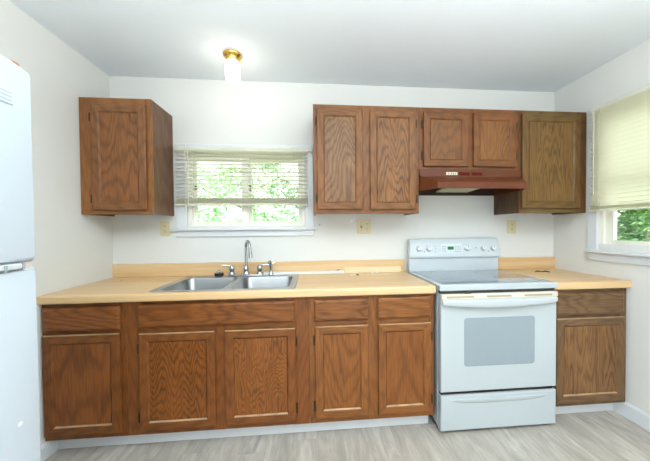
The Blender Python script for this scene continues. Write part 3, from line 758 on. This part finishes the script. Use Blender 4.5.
# chamfered sides and returns
for i, x in ((0, HX0), (1, HX1)):
    a = bm.verts.new((x, -.333, zb)); back_t = bm.verts.new((x, -.004, 1.64)); back_b = bm.verts.new((x, -.004, zb))
    bm.faces.new((V[1][i], V[2][i], V[3][i], V[4][i], V[5][i], a))
    bm.faces.new((V[1][i], a, back_b, back_t))
ob = obj('shell', bm, M['hood'], hd)
sol = ob.modifiers.new('thick', 'SOLIDIFY'); sol.thickness = .0025; sol.offset = 0
bm = bmesh.new(); box(bm, HX0+.004, HX1-.004, -.326, -.004, 1.632, 1.644); box(bm, HX0+.004, HX1-.004, -.012, -.004, 1.536, 1.632)
vv = [bm.verts.new(p) for p in ((2.30, -.326, 1.61), (2.99, -.326, 1.61), (2.955, -.462, 1.578), (2.348, -.462, 1.578))]; bm.faces.new(vv)
obj('lining', bm, M['hood_in'], hd)
bm = bmesh.new(); rings(bm, [[(x, y, z+d) for x, y, z in ((2.50, -.055, 1.556), (2.76, -.055, 1.556), (2.80, -.34, 1.578), (2.50, -.34, 1.578))] for d in (0, .010)])
obj('filter', bm, M['filter'], hd)
bm = bmesh.new(); box(bm, 2.456, 2.540, -.3345, -.329, 1.648, 1.668, .001); sw = obj('switch_plate', bm, mat('switch_plate_white', (228, 220, 200), .4), hd)
bm = bmesh.new()
for x, q in ((2.474, .004), (2.494, .006), (2.510, .006), (2.526, .004)): box(bm, x-q/2, x+q/2, -.3352, -.3340, 1.653, 1.663)
obj('switch', bm, M['slot'], sw)
for a, b in ((2.550, 2.632), (2.648, 2.728)):
    bm = bmesh.new(); box(bm, a, b, -.3338, -.329, 1.644, 1.668, .001); obj('vent', bm, mat('hood_vent', (96, 30, 16), .8, spec=.1), hd)

# ---------------------------------------------------------------- outlets
def outlet(x0, x1, z0, z1, lab, double=False):
    t = thing('outlet', ((x0+x1)/2, 0, (z0+z1)/2), lab, 'outlet', 'wall outlets')
    obj('cover_plate', BX(x0, x1, -.006, 0, z0, z1, .002), M['almond'], t)
    cs = [(x0+x1)/2] if not double else [x0+(x1-x0)*.70]
    zc = (z0+z1)/2
    for cx in cs:
        for dz in (-.020, .020):
            bm = bmesh.new(); lathe(bm, [(.0155, .0055), (.0155, .0085), (.0145, .009)], (cx, 0, zc+dz), 18, '-y'); s = obj('socket', bm, M['almond'], t)
            bm = bmesh.new(); box(bm, cx-.0075, cx-.005, -.0096, -.0088, zc+dz-.003, zc+dz+.006); box(bm, cx+.005, cx+.0075, -.0096, -.0088, zc+dz-.003, zc+dz+.006)
            box(bm, cx-.002, cx+.002, -.0096, -.0088, zc+dz-.010, zc+dz-.006); obj('slots', bm, M['slot'], s)
    if double:
        cx = x0+(x1-x0)*.30
        obj('switch_opening', BX(cx-.006, cx+.006, -.0068, -.0058, zc-.013, zc+.013), M['slot'], t)
        obj('toggle', BX(cx-.004, cx+.004, -.016, -.006, zc+.001, zc+.012, .001), M['almond'], t)
        for dz in (-.03, .03):
            bm = bmesh.new(); lathe(bm, [(.003, .006), (.003, .0072)], (cx, 0, zc+dz), 8, '-y'); obj('screw', bm, M['slot'], t)
outlet(.343, .414, 1.222, 1.337, 'almond wall outlet under the left corner cabinet')
outlet(1.858, 1.974, 1.225, 1.345, 'wide almond plate with a switch and outlet under the two-door wall cabinet', True)
outlet(3.150, 3.226, 1.215, 1.331, 'almond wall outlet right of the stove under the olive-brown cabinet')
# small hooks
hk = bmesh.new(); tube(hk, [(1.80, -.20, 1.386), (1.80, -.20, 1.334), (1.797, -.203, 1.328), (1.790, -.206, 1.326), (1.782, -.206, 1.330)], .0045, 8); box(hk, 1.770, 1.792, -.214, -.198, 1.318, 1.338, .003)
tag(at(obj('cup_hook', hk, M['trimw'], None, True), (1.80, -.20, 1.386)), 'small white hook hanging under the two-door wall cabinet', 'hook')
hk = bmesh.new(); tube(hk, [(1.552, -.001, 1.300), (1.552, -.02, 1.300), (1.556, -.026, 1.306)], .0035, 8); lathe(hk, [(.008, 0), (.008, .004), (.004, .006)], (1.552, 0, 1.300), 12, '-y')
tag(at(obj('wall_hook', hk, M['chrome'], None, True), (1.552, 0, 1.300)), 'tiny metal hook on the wall right of the sink window sill', 'hook')

# ---------------------------------------------------------------- ceiling light
LX, LY = .986, -.36
cl = thing('ceiling_light', (LX, LY, H), 'lit jar-shaped glass ceiling light on a round brass base', 'ceiling light')
bm = bmesh.new(); lathe(bm, [(.056, H-.0005), (.060, H-.006), (.058, H-.016), (.048, H-.024), (.044, H-.030), (.040, H-.046), (.030, H-.05)], (LX, LY, 0), 32); obj('brass_base', bm, M['brass'], cl, True)
for a in (.4, 2.5, 4.6):
    bm = bmesh.new(); x, y = LX+.044*math.cos(a), LY+.044*math.sin(a)
    tube(bm, [(x, y, H-.040), (x+.012*math.cos(a), y+.012*math.sin(a), H-.040)], [.004, .006], 8); obj('thumbscrew', bm, M['brass'], cl, True)
bm = bmesh.new()
rings(bm, [[(LX+r*math.cos(6.2832*i/32)*(1+.03*math.cos(8*6.2832*i/32)), LY+r*math.sin(6.2832*i/32)*(1+.03*math.cos(8*6.2832*i/32)), z) for i in range(32)]
           for r, z in ((.037, H-.036), (.038, H-.052), (.047, H-.064), (.049, H-.10), (.046, H-.158), (.040, H-.176), (.028, H-.183))], 0, False, True)
shade = mat('clear_pressed_glass', (250, 250, 250), .1, emit=(255, 250, 238), estr=1.5)
g_ = N(shade); g_.b.inputs['Transmission Weight'].default_value = .9; g_.b.inputs['IOR'].default_value = 1.05
tr = g_.n('ShaderNodeBsdfTransparent'); mx = g_.n('ShaderNodeMixShader'); mx.inputs[0].default_value = .45
g_.l(g_.b.outputs[0], mx.inputs[1]); g_.l(tr.outputs[0], mx.inputs[2]); g_.l(mx.outputs[0], g_.t.nodes['Material Output'].inputs[0])
obj('glass_shade', bm, shade, cl, True)
bm = bmesh.new(); lathe(bm, [(.012, H-.045), (.013, H-.07), (.030, H-.105), (.033, H-.13), (.024, H-.152), (.004, H-.162)], (LX, LY, 0), 20)
obj('bulb', bm, mat('lit_bulb', (255, 250, 235), .4, emit=(255, 246, 228), estr=7), cl, True)
lamp('bulb_light', 'POINT', (LX, LY, H-.215), .7, (1.0, .95, .87), shadow_soft_size=.05)

# ---------------------------------------------------------------- refrigerator
FX, FY0, FY1 = .741, -1.508, -2.27
fridge_m = mat('fridge_white', (196, 205, 212), .3)
fg = thing('refrigerator', (.36, -1.9, 0), 'tall white top-freezer refrigerator at the left edge of the photo', 'refrigerator')
bm = bmesh.new(); box(bm, .03, .655, FY0-.004, FY1+.004, .02, 1.685, .006); obj('body', bm, fridge_m, fg)
def fdoor(name, z0, z1, crown):
    bm = bmesh.new(); n = 18; lp = []
    for i in range(n+1):
        k = i/n; y = FY0+(FY1-FY0)*k
        e = min(k, 1-k)*abs(FY1-FY0); c = min(1, e/.10); top = z1-crown*(1-math.sin(c*math.pi/2))
        r = .004*(1-min(1, e/.008))
        lp.append([(.672, y, z0), (FX-.012, y, z0), (FX-r-.002, y, z0+.006), (FX-r, y, z0+.014), (FX-r, y, top-.014), (FX-r-.003, y, top-.005), (FX-.014, y, top), (.672, y, top)])
    rings(bm, lp); return obj(name, bm, fridge_m, fg, True)
fz = fdoor('freezer_door', 1.189, 1.712, .008); ff = fdoor('refrigerator_door', .10, 1.172, .0)
obj('gasket', BX(.656, .672, FY0-.006, FY1+.006, .11, 1.70), M['gasket'], fg)
obj('door_divider', BX(.672, .728, FY0-.002, FY1+.002, 1.172, 1.189), M['gasket'], fg)
bm = bmesh.new(); box(bm, .72, FX+.004, -1.552, -1.70, 1.1735, 1.1875, .003)
hh = obj('hinge_cover', bm, M['enamel2'], fg)
bm = bmesh.new(); box(bm, .722, FX+.0045, -1.546, -1.552, 1.172, 1.189); obj('end_shade', bm, M['groove'], hh)  # grey strip paints the shadow at the bar's far end
bm = bmesh.new(); box(bm, .722, FX+.0052, -1.592, -1.600, 1.170, 1.186); obj('end_shade', bm, M['groove'], hh)  # second grey strip, also painted shadow on the bar
bm = bmesh.new(); box(bm, FX-.001, FX+.003, -1.563, -1.66, 1.592, 1.632, .001)
npl = obj('nameplate', bm, mat('nameplate_grey', (206, 214, 220), .35), fz)
bm = bmesh.new()
for k in range(3): box(bm, FX+.0028, FX+.0034, -1.567, -1.65, 1.598+k*.010, 1.602+k*.010)
obj('nameplate_lines', bm, mat('faint_print', (180, 189, 195), .5), npl)
bm = bmesh.new(); lathe(bm, [(.006, 0), (.0055, .002), (.001, .003)], (FX-.0005, -1.566, .772), 14, 'x'); obj('bump', bm, M['trimw'], ff)
rust = mat('rust', (176, 120, 72), .8)
bm = bmesh.new(); box(bm, FX-.022, FX-.010, -1.530, -1.548, 1.706, 1.7135, .001); obj('rust_spot', bm, rust, fz)
bm = bmesh.new(); box(bm, FX-.022, FX-.010, -1.583, -1.62, 1.7105, 1.7145, .001); obj('rust_spot', bm, rust, fz)
bm = bmesh.new(); box(bm, .06, .70, FY0-.03, FY1+.03, 0, .09, .002); obj('kick_grille', bm, mat('kick_grey', (120, 124, 128), .6), fg)
